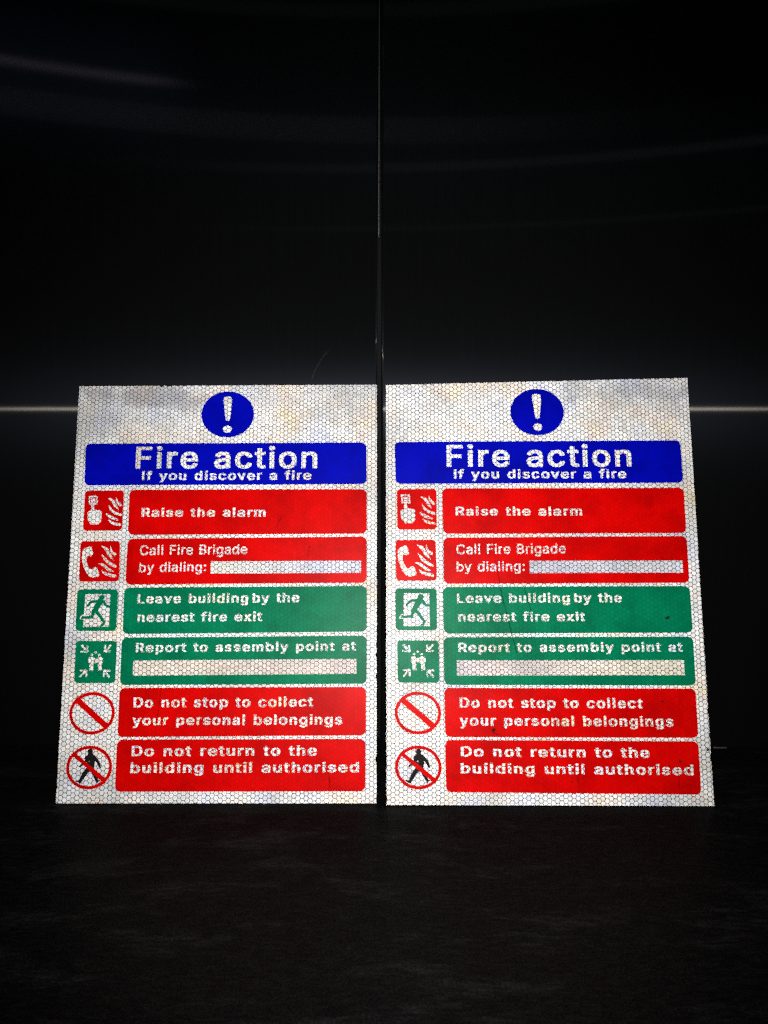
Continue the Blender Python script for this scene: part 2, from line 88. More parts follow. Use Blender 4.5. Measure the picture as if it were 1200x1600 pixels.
'-20],[269,-20],[299,-14],[336,3],[356,18],[372,34],[392,61],[404,86],[417,136],[420,164],[420,219],[417,241],[404,291],[392,316],[365,351],[331,377],[294,392],[254,397],[201,397],[176,395],[146,385],[134,392],[126,392],[36,392],[29,391],[24,386],[23,-141],[24,-149]],[[214,63],[201,68],[186,78],[166,101],[153,126],[148,144],[143,181],[143,196],[151,244],[163,274],[170,284],[191,304],[206,312],[221,315],[234,312],[249,304],[270,284],[277,274],[284,259],[295,224],[297,204],[297,174],[292,144],[287,126],[279,109],[269,93],[254,78],[244,71],[226,63]]]],"r":[0.259,[[[30,-11],[131,-12],[139,-11],[144,-6],[145,244],[148,259],[153,271],[163,286],[173,296],[189,306],[209,311],[261,310],[271,316],[272,386],[269,394],[259,397],[179,397],[161,394],[144,388],[129,392],[36,392],[29,391],[24,386],[23,-1],[24,-7]]]],"s":[0.365,[[[130,-19],[226,-20],[246,-17],[276,-9],[306,6],[319,15],[341,38],[354,61],[360,81],[360,134],[349,161],[342,171],[326,187],[301,204],[284,212],[168,244],[149,256],[141,271],[141,284],[150,299],[166,312],[186,317],[196,317],[214,307],[224,296],[239,271],[249,265],[294,265],[339,276],[349,281],[352,286],[352,304],[346,321],[336,337],[312,364],[289,379],[271,387],[241,395],[214,397],[159,397],[134,395],[109,389],[71,372],[54,360],[31,334],[21,311],[18,289],[18,251],[21,236],[34,211],[55,189],[75,176],[99,166],[210,136],[219,131],[230,121],[237,106],[236,96],[224,78],[209,67],[186,60],[174,61],[151,70],[136,86],[124,114],[114,120],[71,120],[14,107],[6,102],[5,89],[13,61],[26,39],[41,20],[64,3],[89,-9]]]],"t":[0.227,[[[135,-16],[199,-17],[221,-15],[236,-9],[242,-1],[242,14],[231,62],[221,67],[184,67],[174,65],[169,67],[161,76],[155,104],[155,311],[161,315],[221,315],[232,319],[235,326],[235,384],[231,389],[224,392],[161,393],[156,395],[155,474],[149,481],[141,482],[46,482],[39,479],[35,474],[34,395],[29,393],[-14,392],[-24,386],[-25,324],[-21,318],[-14,315],[29,315],[35,311],[35,74],[43,41],[53,24],[74,3],[106,-12]]]],"u":[0.41,[[[140,-16],[221,-17],[246,-12],[264,-5],[276,-12],[284,-12],[374,-12],[381,-11],[386,-6],[387,379],[386,386],[384,389],[374,392],[279,392],[271,391],[266,386],[265,141],[262,126],[252,101],[241,88],[224,73],[201,65],[184,69],[165,84],[151,109],[145,129],[144,386],[136,392],[126,393],[36,392],[29,391],[24,386],[23,119],[25,94],[31,71],[43,44],[55,26],[66,15],[79,6],[109,-9]]]],"v":[0.389,[[[140,-11],[244,-12],[251,-11],[256,-6],[399,366],[400,384],[396,389],[386,392],[289,392],[276,387],[199,176],[196,170],[194,169],[122,366],[112,389],[101,392],[1,392],[-6,391],[-11,386],[-12,371],[-2,341],[128,4],[134,-7]]]],"x":[0.379,[[[0,-11],[109,-12],[119,-9],[189,92],[197,84],[256,-6],[261,-11],[269,-12],[374,-12],[384,-9],[387,-4],[386,9],[261,191],[263,196],[291,239],[381,371],[382,384],[379,389],[369,392],[266,392],[259,391],[249,382],[191,297],[183,304],[131,384],[124,391],[116,392],[14,392],[3,389],[0,384],[1,368],[92,236],[117,199],[118,194],[-7,11],[-7,-4],[-4,-9]]]],"y":[0.389,[[[48,-156],[126,-157],[154,-152],[189,-132]'
',[207,-114],[219,-96],[242,-46],[399,366],[400,384],[396,389],[386,392],[289,392],[276,387],[199,176],[196,170],[194,169],[122,366],[112,389],[101,392],[1,392],[-6,391],[-11,386],[-12,371],[-9,361],[130,-1],[117,-39],[107,-59],[96,-70],[89,-73],[41,-73],[31,-79],[18,-129],[18,-144],[21,-149],[26,-152]]]]},0.013],"light":[{" ":[0.188,[]],":":[0.188,[[[80,-11],[104,-12],[124,-8],[134,-2],[144,8],[152,21],[152,61],[141,77],[121,92],[104,95],[81,95],[71,92],[63,89],[51,79],[41,64],[38,54],[38,31],[42,16],[56,-1],[64,-7]],[[80,264],[104,263],[121,266],[134,273],[145,284],[149,291],[152,304],[152,336],[147,346],[140,354],[131,362],[121,367],[109,370],[89,370],[69,367],[51,355],[41,339],[38,329],[38,306],[42,291],[56,274],[64,268]]]],"B":[0.456,[[[51,-6],[279,-7],[304,-5],[344,6],[369,18],[387,31],[409,56],[422,81],[430,111],[430,161],[427,179],[417,204],[402,226],[382,246],[349,266],[380,289],[399,314],[407,334],[410,349],[410,399],[407,414],[394,446],[372,474],[364,482],[346,494],[311,509],[286,515],[256,517],[56,517],[49,514],[48,4],[49,-4]],[[141,65],[138,69],[138,74],[138,214],[140,221],[261,222],[289,214],[299,209],[311,200],[327,184],[334,171],[339,156],[342,144],[342,131],[337,111],[332,101],[324,91],[311,81],[279,68],[261,65]],[[141,293],[138,296],[138,301],[138,436],[140,444],[236,445],[259,442],[289,432],[309,414],[316,402],[322,386],[322,359],[317,341],[309,329],[292,311],[271,301],[241,293]]]],"C":[0.51,[[[238,-14],[289,-15],[314,-12],[361,1],[391,16],[421,38],[440,56],[449,69],[459,84],[474,114],[485,149],[484,164],[479,167],[399,166],[377,119],[356,95],[336,81],[321,73],[299,66],[269,60],[234,66],[193,84],[181,93],[160,114],[136,154],[121,201],[115,241],[115,266],[121,309],[131,344],[141,366],[153,386],[176,412],[201,429],[216,437],[254,447],[279,447],[296,444],[319,437],[339,427],[364,407],[381,382],[396,344],[399,341],[476,340],[484,344],[485,359],[472,401],[454,434],[441,450],[414,477],[381,499],[334,517],[306,522],[231,522],[201,517],[164,504],[126,481],[93,451],[66,414],[46,371],[36,339],[30,309],[28,284],[28,224],[33,184],[46,136],[71,86],[105,44],[123,29],[151,11],[186,-4],[221,-12]]]],"F":[0.41,[[[51,-6],[129,-7],[136,-4],[138,204],[140,211],[349,213],[354,214],[357,219],[357,279],[351,285],[146,285],[139,287],[139,443],[146,445],[376,445],[381,448],[382,454],[382,509],[379,516],[59,517],[51,516],[49,514],[48,4],[49,-4]]]],"a":[0.389,[[[143,-16],[176,-17],[219,-9],[249,6],[261,16],[265,14],[266,-4],[271,-7],[341,-7],[347,-6],[350,-1],[350,266],[347,291],[339,316],[324,342],[304,362],[294,369],[259,384],[211,392],[181,392],[141,387],[106,377],[76,359],[59,345],[41,321],[28,296],[29,286],[34,283],[86,268],[106,268],[112,271],[130,296],[144,307],[171,319],[184,322],[204,322],[219,319],[239,309],[251,297],[259,281],[262,269],[262,254],[259,246],[254,242],[234,235],[131,222],[91,212],[51,190],[36,174],[23,151],[18,126],[18,89],[23,64],[43,29],[68,6],[93,-6],[111,-12]],[[164,53],[134,62],[121,70],[113,79],[106,96],[105,109],[108,121],[1'
'15,134],[131,146],[154,154],[256,172],[261,170],[262,129],[258,114],[242,86],[229,73],[206,61],[176,53]]]],"b":[0.424,[[[195,-14],[256,-15],[294,-7],[319,6],[339,20],[364,49],[387,89],[397,126],[402,159],[402,219],[392,274],[387,289],[374,314],[350,346],[339,356],[314,374],[281,387],[241,392],[214,392],[189,390],[164,382],[143,369],[131,359],[129,359],[126,514],[119,517],[46,517],[41,514],[40,506],[40,-1],[43,-6],[49,-7],[119,-7],[124,-4],[125,19],[129,21],[143,9],[161,-3],[184,-12]],[[211,56],[194,61],[171,73],[155,89],[148,99],[136,124],[131,141],[125,179],[125,199],[133,246],[142,269],[151,284],[174,307],[201,319],[221,322],[246,317],[266,307],[287,286],[294,276],[302,261],[312,226],[315,206],[315,171],[310,141],[304,124],[297,106],[285,89],[271,75],[254,63],[226,55]]]],"d":[0.424,[[[160,-14],[224,-15],[241,-12],[257,-6],[274,3],[296,21],[300,19],[301,-4],[306,-7],[376,-7],[384,-4],[385,506],[384,514],[381,516],[306,517],[299,514],[296,359],[294,359],[281,369],[261,382],[234,390],[211,392],[184,392],[144,387],[111,374],[83,354],[61,329],[38,289],[25,244],[23,219],[23,151],[26,131],[38,89],[46,71],[64,43],[91,15],[114,1],[131,-7]],[[196,56],[184,58],[166,66],[146,80],[136,94],[123,116],[113,146],[108,189],[110,216],[116,241],[126,269],[136,284],[159,307],[186,319],[206,322],[231,317],[254,304],[270,289],[282,271],[295,234],[300,201],[300,181],[297,156],[289,126],[279,104],[267,86],[254,73],[231,61],[211,55]]]],"e":[0.404,[[[173,-14],[246,-15],[276,-9],[296,-2],[324,14],[352,39],[366,60],[377,86],[376,96],[371,100],[319,112],[299,112],[293,109],[280,86],[256,66],[226,55],[199,55],[171,63],[151,75],[134,93],[118,121],[110,154],[110,159],[114,162],[374,163],[381,166],[382,231],[380,249],[369,289],[354,319],[334,345],[306,367],[276,382],[244,390],[214,393],[166,390],[129,379],[101,364],[70,336],[56,319],[38,286],[25,241],[23,221],[23,149],[36,96],[51,66],[76,33],[111,6],[126,-2],[149,-9]],[[114,228],[111,234],[118,259],[134,285],[151,302],[161,309],[186,319],[204,322],[234,317],[249,309],[265,296],[277,281],[286,262],[294,231],[291,228],[286,228]]]],"g":[0.425,[[[162,-156],[249,-157],[276,-152],[299,-144],[316,-137],[346,-115],[362,-96],[374,-74],[382,-46],[385,-26],[385,376],[384,384],[381,386],[304,386],[300,381],[300,359],[296,356],[282,369],[261,382],[236,390],[211,392],[184,392],[159,390],[136,384],[104,369],[81,352],[61,329],[38,289],[28,259],[23,229],[23,154],[33,106],[48,74],[63,54],[86,30],[109,16],[139,3],[166,-2],[221,-2],[239,0],[251,3],[266,11],[294,29],[297,26],[297,-21],[289,-46],[277,-64],[266,-72],[246,-82],[226,-87],[206,-90],[186,-87],[166,-82],[141,-67],[116,-40],[109,-35],[86,-36],[43,-61],[40,-69],[42,-81],[60,-106],[71,-117],[91,-132],[121,-147]],[[194,68],[181,71],[159,81],[138,99],[123,124],[113,151],[108,194],[113,231],[121,256],[131,276],[144,294],[151,301],[171,314],[186,319],[206,322],[231,317],[251,307],[264,297],[274,284],[287,261],[294,239],[300,204],[300,184],[295,149],[287,124],[279,109],[270,96],[259,86],[236,73],'
'[216,68]]]],"i":[0.167,[[[43,-6],[119,-7],[124,-6],[127,-1],[127,379],[126,384],[121,387],[49,387],[43,386],[40,381],[40,4],[41,-4]],[[65,436],[101,436],[119,443],[132,456],[137,469],[137,499],[131,512],[119,524],[109,529],[94,532],[74,532],[54,527],[36,511],[28,489],[28,476],[31,464],[35,456],[46,445]]]],"l":[0.178,[[[48,-6],[124,-7],[129,-6],[132,-1],[132,521],[131,529],[126,532],[54,532],[48,531],[45,526],[45,4],[46,-4]]]],"n":[0.41,[[[43,-6],[119,-7],[126,-4],[128,241],[131,259],[141,281],[156,300],[181,314],[204,320],[224,319],[251,307],[272,284],[282,254],[284,-4],[286,-6],[294,-7],[361,-7],[369,-4],[370,256],[367,281],[359,314],[349,334],[341,345],[317,369],[295,381],[276,387],[244,392],[214,392],[191,390],[164,382],[149,374],[129,359],[125,361],[124,384],[119,387],[49,387],[41,384],[40,4],[41,-4]]]],"r":[0.259,[[[43,-6],[119,-7],[126,-4],[128,246],[131,261],[136,274],[145,289],[156,299],[176,311],[199,317],[246,315],[254,318],[255,384],[251,391],[191,392],[176,390],[154,382],[141,374],[129,364],[125,366],[124,384],[119,387],[49,387],[41,384],[40,4],[41,-4]]]],"y":[0.389,[[[60,-151],[114,-152],[141,-147],[171,-130],[190,-111],[202,-94],[224,-44],[382,369],[382,381],[379,386],[301,387],[293,384],[199,124],[196,117],[194,117],[96,384],[89,387],[16,387],[9,386],[6,384],[5,374],[8,364],[147,1],[147,-6],[136,-37],[124,-61],[114,-72],[94,-81],[66,-78],[54,-78],[49,-81],[35,-131],[35,-141],[39,-146]]]]},0.009]}}')

# ------------------------------------------------------------------ node helpers
class NT:
    def __init__(self, name):
        self.m = bpy.data.materials.new(name)
        self.m.use_nodes = True
        self.t = self.m.node_tree
        self.t.nodes.clear()
        self.out = self.t.nodes.new('ShaderNodeOutputMaterial')
    def n(self, typ, **kw):
        x = self.t.nodes.new(typ)
        for k, v in kw.items():
            setattr(x, k, v)
        return x
    def put(self, sock, v):
        if isinstance(v, bpy.types.NodeSocket):
            self.t.links.new(v, sock)
        elif v is not None:
            try:
                sock.default_value = v
            except Exception:
                sock.default_value = (*v, 1.0)
    def math(self, op, a, b=None, c=None, clamp=False):
        x = self.n('ShaderNodeMath', operation=op, use_clamp=clamp)
        for i, v in enumerate((a, b, c)):
            self.put(x.inputs[i], v)
        return x.outputs[0]
    def vec(self, op, a, b=None, c=None, s=None):
        x = self.n('ShaderNodeVectorMath', operation=op)
        for i, v in enumerate((a, b, c)):
            if v is not None:
                self.put(x.inputs[i], v)
        if s is not None:
            self.put(x.inputs['Scale'], s)
        return x.outputs['Value'] if op in ('DOT_PRODUCT', 'LENGTH', 'DISTANCE') else x.outputs['Vector']
    def mapr(self, v, a, b, c, d, smooth=True):
        x = self.n('ShaderNodeMapRange', interpolation_type='SMOOTHSTEP' if smooth else 'LINEAR')
        for i, q in enumerate((v, a, b, c, d)):
            self.put(x.inputs[i], q)
        return x.outputs[0]
    def mix(self, f, a, b, blend='MIX'):
        x = self.n('ShaderNodeMix', data_type='RGBA', blend_type=blend)
        self.put(x.inputs[0], f)
        self.put(x.inputs[6], a)
        self.put(x.inputs[7], b)
        return x.outputs[2]
    def noise(self, v, scale, detail=2.0, rough=0.5):
        x = self.n('ShaderNodeTexNoise')
        self.put(x.inputs['Vector'], v)
        x.inputs['Scale'].default_value = scale
        x.inputs['Detail'].default_value = detail
        x.inputs['Roughness'].default_value = rough
        return x.outputs['Fac'], x.outputs['Color']
    def white(self, v):
        x = self.n('ShaderNodeTexWhiteNoise', noise_dimensions='3D')
        self.put(x.inputs['Vector'], v)
        return x.outputs['Value'], x.outputs['Color']
    def obj(self, off=(0, 0, 0)):
        t = self.n('ShaderNodeTexCoord')
        return self.vec('ADD', t.outputs['Object'], off) if any(off) else t.outputs['Object']
    def done(self, sh):
        self.t.links.new(sh, self.out.inputs['Surface'])
        return self.m

def hexgrid(k, co, pitch, rot):
    """flat-topped honeycomb: distance to the cell's centre line (0..0.5), vector in the cell, cell id"""
    r = k.n('ShaderNodeVectorRotate', rotation_type='Z_AXIS')
    k.put(r.inputs['Vector'], co)
    r.inputs['Angle'].default_value = rot
    p = k.vec('MULTIPLY', r.outputs[0], (1 / pitch, 1 / pitch, 0))
    s = (math.sqrt(3), 1.0, 1.0)
    hs = (s[0] / 2, s[1] / 2, 0.5)
    nh = (-hs[0], -hs[1], -0.5)
    a = k.vec('WRAP', p, hs, nh)
    b = k.vec('WRAP', k.vec('SUBTRACT', p, (hs[0], hs[1], 0)), hs, nh)
    la, lb = k.vec('LENGTH', a), k.vec('LENGTH', b)
    pick = k.math('LESS_THAN', la, lb)
    g = k.n('ShaderNodeMix', data_type='VECTOR')
    k.put(g.inputs[0], pick)
    k.put(g.inputs[4], b)
    k.put(g.inputs[5], a)
    g = g.outputs[1]
    ab = k.vec('ABSOLUTE', g)
    d1 = k.vec('DOT_PRODUCT', ab, (math.sqrt(3) / 2, 0.5, 0))
    d2 = k.vec('DOT_PRODUCT', ab, (0, 1, 0))
    cid = k.vec('SNAP', k.vec('ADD', k.vec('SUBTRACT', p, g), (0.01, 0.01, 0)), (0.25, 0.25, 1))
    return k.math('MAXIMUM', d1, d2), k.vec('LENGTH', g), cid

BAR_TINT = {1: {'bar1': ((0.757, 0.722, 0.568), (0.568, 0.585, 0.740)), 'bar2': ((0.740, 0.654, 0.550), (0.688, 0.568, 0.533))},
            2: {'bar1': ((0.602, 0.602, 0.774), (0.654, 0.688, 0.774)), 'bar2': ((0.705, 0.602, 0.602), (0.740, 0.671, 0.499))}}
DIM_RETURN = {1: (-0.078, 0.392, 0.072, 0.015, 0.62), 2: (0.105, 0.395, 0.050, 0.014, 0.35)}
PITCH_MM = 0.00440
def sheet_material(seed, tint=None, name='reflective_honeycomb_sheet'):
    k = NT(name)
    co = k.obj()
    off = k.obj((seed * 1.7, seed * 0.9, 0.0))
    d, rad, cid = hexgrid(k, co, PITCH_MM, 0.004)
    wv, wc = k.white(k.vec('ADD', cid, (seed * 31, 0, 0)))
    # pastel films of colour, patch by patch
    tf, tc = k.noise(off, 27, 2.0, 0.5)
    cr = k.n('ShaderNodeValToRGB')
    k.put(cr.inputs[0], tf)
    e = cr.color_ramp.elements
    e[0].position, e[0].color = 0.28, (0.72, 0.76, 0.95, 1)
    e[1].position, e[1].color = 0.72, (0.95, 0.82, 0.52, 1)
    for pos, c in ((0.42, (0.86, 0.86, 0.88, 1)), (0.50, (0.88, 0.87, 0.85, 1)), (0.57, (0.92, 0.84, 0.76, 1)), (0.63, (0.92, 0.79, 0.71, 1))):
        q = e.new(pos)
        q.color = c
    base = k.mix(0.30, cr.outputs[0], (0.90, 0.885, 0.865, 1))
    if tint:
        gx = k.n('ShaderNodeSeparateXYZ')
        k.put(gx.inputs[0], co)
        base = k.mix(0.75, base, k.mix(k.mapr(gx.outputs[0], -0.07, 0.13, 0, 1), tint[0], tint[1]))
    # per-cell gloss: some cells return less light
    bf, _ = k.noise(off, 9, 3.0, 0.6)
    big = k.mapr(bf, 0.34, 0.56, 0.74, 1.0)
    cellv = k.math('MULTIPLY', k.mapr(wv, 0, 1, 0.80, 1.06, False), big)
    col = k.vec('SCALE', base, s=cellv)
    # weaker light return near the upper edge, painted in as a grey ellipse
    sx_, sy_, rx_, ry_, am = DIM_RETURN[seed]
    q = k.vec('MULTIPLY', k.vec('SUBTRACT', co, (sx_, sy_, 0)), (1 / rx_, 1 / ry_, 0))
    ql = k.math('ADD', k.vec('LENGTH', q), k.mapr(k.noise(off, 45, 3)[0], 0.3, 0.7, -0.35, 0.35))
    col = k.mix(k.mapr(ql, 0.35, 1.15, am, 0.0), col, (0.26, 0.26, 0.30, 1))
    # grey eye in the middle of many cells
    eye_on = k.math('MULTIPLY', k.mapr(k.noise(off, 14, 2)[0], 0.42, 0.6, 0.15, 1.0), k.mapr(wv, 0.1, 0.9, 0.3, 1.0))
    eye = k.math('MULTIPLY', k.mapr(rad, 0.08, 0.28, 0.46, 0.0), eye_on)
    gran, _ = k.noise(co, 1500, 2, 0.6)
    eye = k.math('MULTIPLY', eye, k.mapr(gran, 0.3, 0.7, 0.3, 1.5))
    col = k.vec('SCALE', col, s=k.math('SUBTRACT', 1.0, eye))
    lw, _ = k.noise(off, 160, 2)
    line = k.mapr(d, k.mapr(lw, 0.3, 0.7, 0.39, 0.42), 0.458, 0.0, 1.0)
    col = k.mix(line, col, (0.055, 0.055, 0.058, 1))
    # grime specks
    sp, _ = k.noise(off, 140, 3, 0.7)
    ar, _ = k.noise(off, 12, 2)
    grime = k.math('MULTIPLY', k.mapr(sp, 0.66, 0.76, 0, 0.75), k.mapr(ar, 0.45, 0.65, 0.1, 1.0))
    col = k.mix(grime, col, (0.05, 0.045, 0.04, 1))
    b = k.n('ShaderNodeBsdfPrincipled')
    k.put(b.inputs['Base Color'], col)
    b.inputs['Roughness'].default_value = 0.42
    b.inputs['Specular IOR Level'].default_value = 0.05
    return k.done(b.outputs[0])

def ink_material(name, rgb, seed, emboss=0.16, gloss=0.35):
    k = NT(name)
    co = k.obj()
    off = k.obj((seed * 1.3 + rgb[0], seed * 0.7 + rgb[1], 0.0))
    d, rad, cid = hexgrid(k, co, PITCH_MM, 0.004)
    wv, _ = k.white(cid)
    line = k.mapr(d, 0.34, 0.48, 0.0, emboss)
    eye = k.mapr(rad, 0.0, 0.3, 0.05, 0.0)
    n1, _ = k.noise(off, 26, 4, 0.6)
    n2, _ = k.noise(off, 900, 2, 0.6)
    f = k.math('MULTIPLY', k.mapr(n1, 0.3, 0.65, 0.76, 1.05), k.mapr(n2, 0.3, 0.7, 0.90, 1.08))
    f = k.math('MULTIPLY', f, k.math('SUBTRACT', 1.0, line))
    f = k.math('MULTIPLY', f, k.mapr(wv, 0, 1, 0.93, 1.05, False))
    f = k.math('SUBTRACT', f, eye)
    c = k.n('ShaderNodeRGB')
    c.outputs[0].default_value = (*rgb, 1)
    col = k.vec('SCALE', c.outputs[0], s=f)
    # rubbed grime
    g, _ = k.noise(off, 70, 4, 0.75)
    col = k.mix(k.mapr(g, 0.63, 0.80, 0.0, 0.65), col, tuple(v * 0.35 + 0.004 for v in rgb))
    b = k.n('ShaderNodeBsdfPrincipled')
    k.put(b.inputs['Base Color'], col)
    b.inputs['Roughness'].default_value = gloss
    b.inputs['Specular IOR Level'].default_value = 0.03
    return k.done(b.outputs[0])

def plain(name, rgb, rough=0.5, metal=0.0, spec=0.3):
    k = NT(name)
    n, _ = k.noise(k.obj(), 300, 3, 0.6)
    c = k.n('ShaderNodeRGB')
    c.outputs[0].default_value = (*rgb, 1)
    b = k.n('ShaderNodeBsdfPrincipled')
    k.put(b.inputs['Base Color'], k.vec('SCALE', c.outputs[0], s=k.mapr(n, 0.3, 0.7, 0.75, 1.2)))
    b.inputs['Roughness'].default_value = rough
    b.inputs['Metallic'].default_value = metal
    b.inputs['Specular IOR Level'].default_value = spec
    return k.done(b.outputs[0])

def scratch_material(name, rgb, alpha):
    k = NT(name)
    n, _ = k.noise(k.obj(), 260, 3, 0.7)
    t = k.n('ShaderNodeBsdfTransparent')
    d = k.n('ShaderNodeBsdfDiffuse')
    d.inputs[0].default_value = (*rgb, 1)
    m = k.n('ShaderNodeMixShader')
    k.put(m.inputs[0], k.mapr(n, 0.3, 0.6, alpha * 0.35, alpha))
    k.t.links.new(t.outputs[0], m.inputs[1])
    k.t.links.new(d.outputs[0], m.inputs[2])
    return k.done(m.outputs[0])

def brushed_black(name, seed):
    """black brushed steel, grain running upright"""
    k = NT(name)
    co = k.obj((seed, 0, 0))
    sx = k.n('ShaderNodeSeparateXYZ')
    k.put(sx.inputs[0], co)
    gx = k.math('FLOOR', k.math('MULTIPLY', sx.outputs[0], 24000.0))
    gz = k.math('FLOOR', k.math('ADD', k.math('MULTIPLY', sx.outputs[2], 6.0), k.math('MULTIPLY', gx, 0.377)))
    cv = k.n('ShaderNodeCombineXYZ')
    k.put(cv.inputs[0], gx)
    k.put(cv.inputs[1], gz)
    v, _ = k.white(cv.outputs[0])
    geo = k.n('ShaderNodeNewGeometry')
    st, _ = k.noise(k.vec('MULTIPLY', co, (1, 1, 0.015)), 420, 3, 0.6)
    dif = k.n('ShaderNodeBsdfDiffuse')
    k.put(dif.inputs[0], k.mix(st, DIF0, DIF1))
    tv = k.n('ShaderNodeCombineXYZ')
    tv.inputs[0].default_value = 1.0
    # groove walls: each facet family leans a little further to the side
    total = dif.outputs[0]
    N = 15
    for i in range(N):
        base = ((i + 0.5) / N - 0.5) * GROOVE
        slope = k.math('MULTIPLY_ADD', k.math('SUBTRACT', v, 0.5), GROOVE / N, base)
        sv = k.n('ShaderNodeCombineXYZ')
        k.put(sv.inputs[0], slope)
        nrm = k.vec('NORMALIZE', k.vec('ADD', geo.outputs['Normal'], sv.outputs[0]))
        ga = k.n('ShaderNodeBsdfAnisotropic')
        ga.distribution = 'GGX'
        ga.inputs['Color'].default_value = tuple(c / N for c in STREAK_COL[:3]) + (1,)
        ga.inputs['Roughness'].default_value = STREAK_R
        ga.inputs['Anisotropy'].default_value = 0.9
        k.put(ga.inputs['Tangent'], tv.outputs[0])
        ga.inputs['Rotation'].default_value = STREAK_ROT
        k.put(ga.inputs['Normal'], nrm)
        ad = k.n('ShaderNodeAddShader')
        k.t.links.new(total, ad.inputs[0])
        k.t.links.new(ga.outputs[0], ad.inputs[1])
        total = ad.outputs[0]
    gb = k.n('ShaderNodeBsdfAnisotropic')
    gb.distribution = 'GGX'
    gb.inputs['Color'].default_value = GLOW_COL
    gb.inputs['Roughness'].default_value = GLOW_R
    gb.inputs['Anisotropy'].default_value = 0.65
    k.put(gb.inputs['Tangent'], tv.outputs[0])
    gb.inputs['Rotation'].default_value = STREAK_ROT
    a2 = k.n('ShaderNodeAddShader')
    k.t.links.new(total, a2.inputs[0])
    k.t.links.new(gb.outputs[0], a2.inputs[1])
    return k.done(a2.outputs[0])

GROOVE = 1.1
DIF0, DIF1 = (0.0019, 0.0020, 0.0020, 1), (0.0034, 0.0035, 0.0036, 1)
STREAK_COL, STREAK_R, STREAK_ROT = (0.00145, 0.0013, 0.00115, 1), 0.12, 0.25
GLOW_COL, GLOW_R = (0.0016, 0.00185, 0.0025, 1), 0.36

def floor_material():
    k = NT('dark_woodgrain_floor')
    co = k.obj()
    warp, wc = k.noise(co, 4, 3)
    cw = k.vec('ADD', co, k.vec('SCALE', wc, s=0.05))
    g1, _ = k.noise(k.vec('MULTIPLY', cw, (1.0, 4.0, 1)), 9, 6, 0.7)
    g2, _ = k.noise(k.vec('MULTIPLY', cw, (1.0, 4.0, 1)), 90, 4, 0.7)
    g3, _ = k.noise(co, 520, 3, 0.7)
    f = k.math('MULTIPLY', k.mapr(g1, 0.50, 0.66, 0.70, 1.7), k.mapr(g2, 0.36, 0.68, 0.70, 1.4))
    f = k.math('MULTIPLY', f, k.mapr(g3, 0.35, 0.68, 0.62, 1.5))
    c = k.n('ShaderNodeRGB')
    c.outputs[0].default_value = (0.0048, 0.0048, 0.0048, 1)
    dif = k.n('ShaderNodeBsdfDiffuse')
    k.put(dif.inputs[0], k.vec('SCALE', c.outputs[0], s=f))
    gl = k.n('ShaderNodeBsdfAnisotropic')
    gl.inputs['Color'].default_value = (0.006, 0.006, 0.006, 1)
    k.put(gl.inputs['Roughness'], k.mapr(g2, 0.3, 0.7, 0.30, 0.5))
    bp = k.n('ShaderNodeBump')
    bp.inputs['Strength'].default_value = 0.12
    bp.inputs['Distance'].default_value = 0.001
    k.put(bp.inputs['Height'], g2)
    k.put(gl.inputs['Normal'], bp.outputs[0])
    a = k.n('ShaderNodeAddShader')
    k.t.links.new(dif.outputs[0], a.inputs[0])
    k.t.links.new(gl.outputs[0], a.inputs[1])
    return k.done(a.outputs[0])

# ------------------------------------------------------------------ object helpers
def link(name, me, mat, parent=None):
    o = bpy.data.objects.new(name, me)
    if mat is not None:
        me.materials.append(mat)
    COL.objects.link(o)
    if parent is not None:
        o.parent = parent
    return o

def tag(o, label, cat, group=None):
    o['label'] = label
    o['category'] = cat
    if group:
        o['group'] = group

def box_mesh(name, x0, x1, y0, y1, z0, z1, bevel=0.0, seg=3):
    me = bpy.data.meshes.new(name)
    bm = bmesh.new()
    bmesh.ops.create_cube(bm, size=1.0)
    for v in bm.verts:
        v.co = Vector(((x0 + x1) / 2 + v.co.x * (x1 - x0), (y0 + y1) / 2 + v.co.y * (y1 - y0), (z0 + z1) / 2 + v.co.z * (z1 - z0)))
    if bevel:
        bmesh.ops.bevel(bm, geom=bm.edges[:] , offset=bevel, segments=seg, profile=0.5, affect='EDGES')
        for f in bm.faces:
            f.smooth = max(abs(c) for c in f.normal) < 0.999
    bm.to_mesh(me)
    bm.free()
    return me

def ident(p):
    return p

def curve_faces(splines):
    """fill closed outlines (holes by even-odd) and return a mesh"""
    cu = bpy.data.curves.new('outline', 'CURVE')
    cu.dimensions = '2D'
    cu.fill_mode = 'BOTH'
    for s in splines:
        sp = cu.splines.new('POLY')
        sp.points.add(len(s) - 1)
        for b, q in zip(sp.points, s):
            b.co = (q[0], q[1], 0, 1)
        sp.use_cyclic_u = True
    o = bpy.data.objects.new('outline', cu)
    COL.objects.link(o)
    dg = bpy.context.evaluated_depsgraph_get()
    me = bpy.data.meshes.new_from_object(o.evaluated_get(dg))
    vs_ = [tuple(v.co) for v in me.vertices]
    fs = [tuple(p.vertices) for p in me.polygons]
    bpy.data.objects.remove(o)
    bpy.data.curves.remove(cu)
    bpy.data.meshes.remove(me)
    return vs_, fs

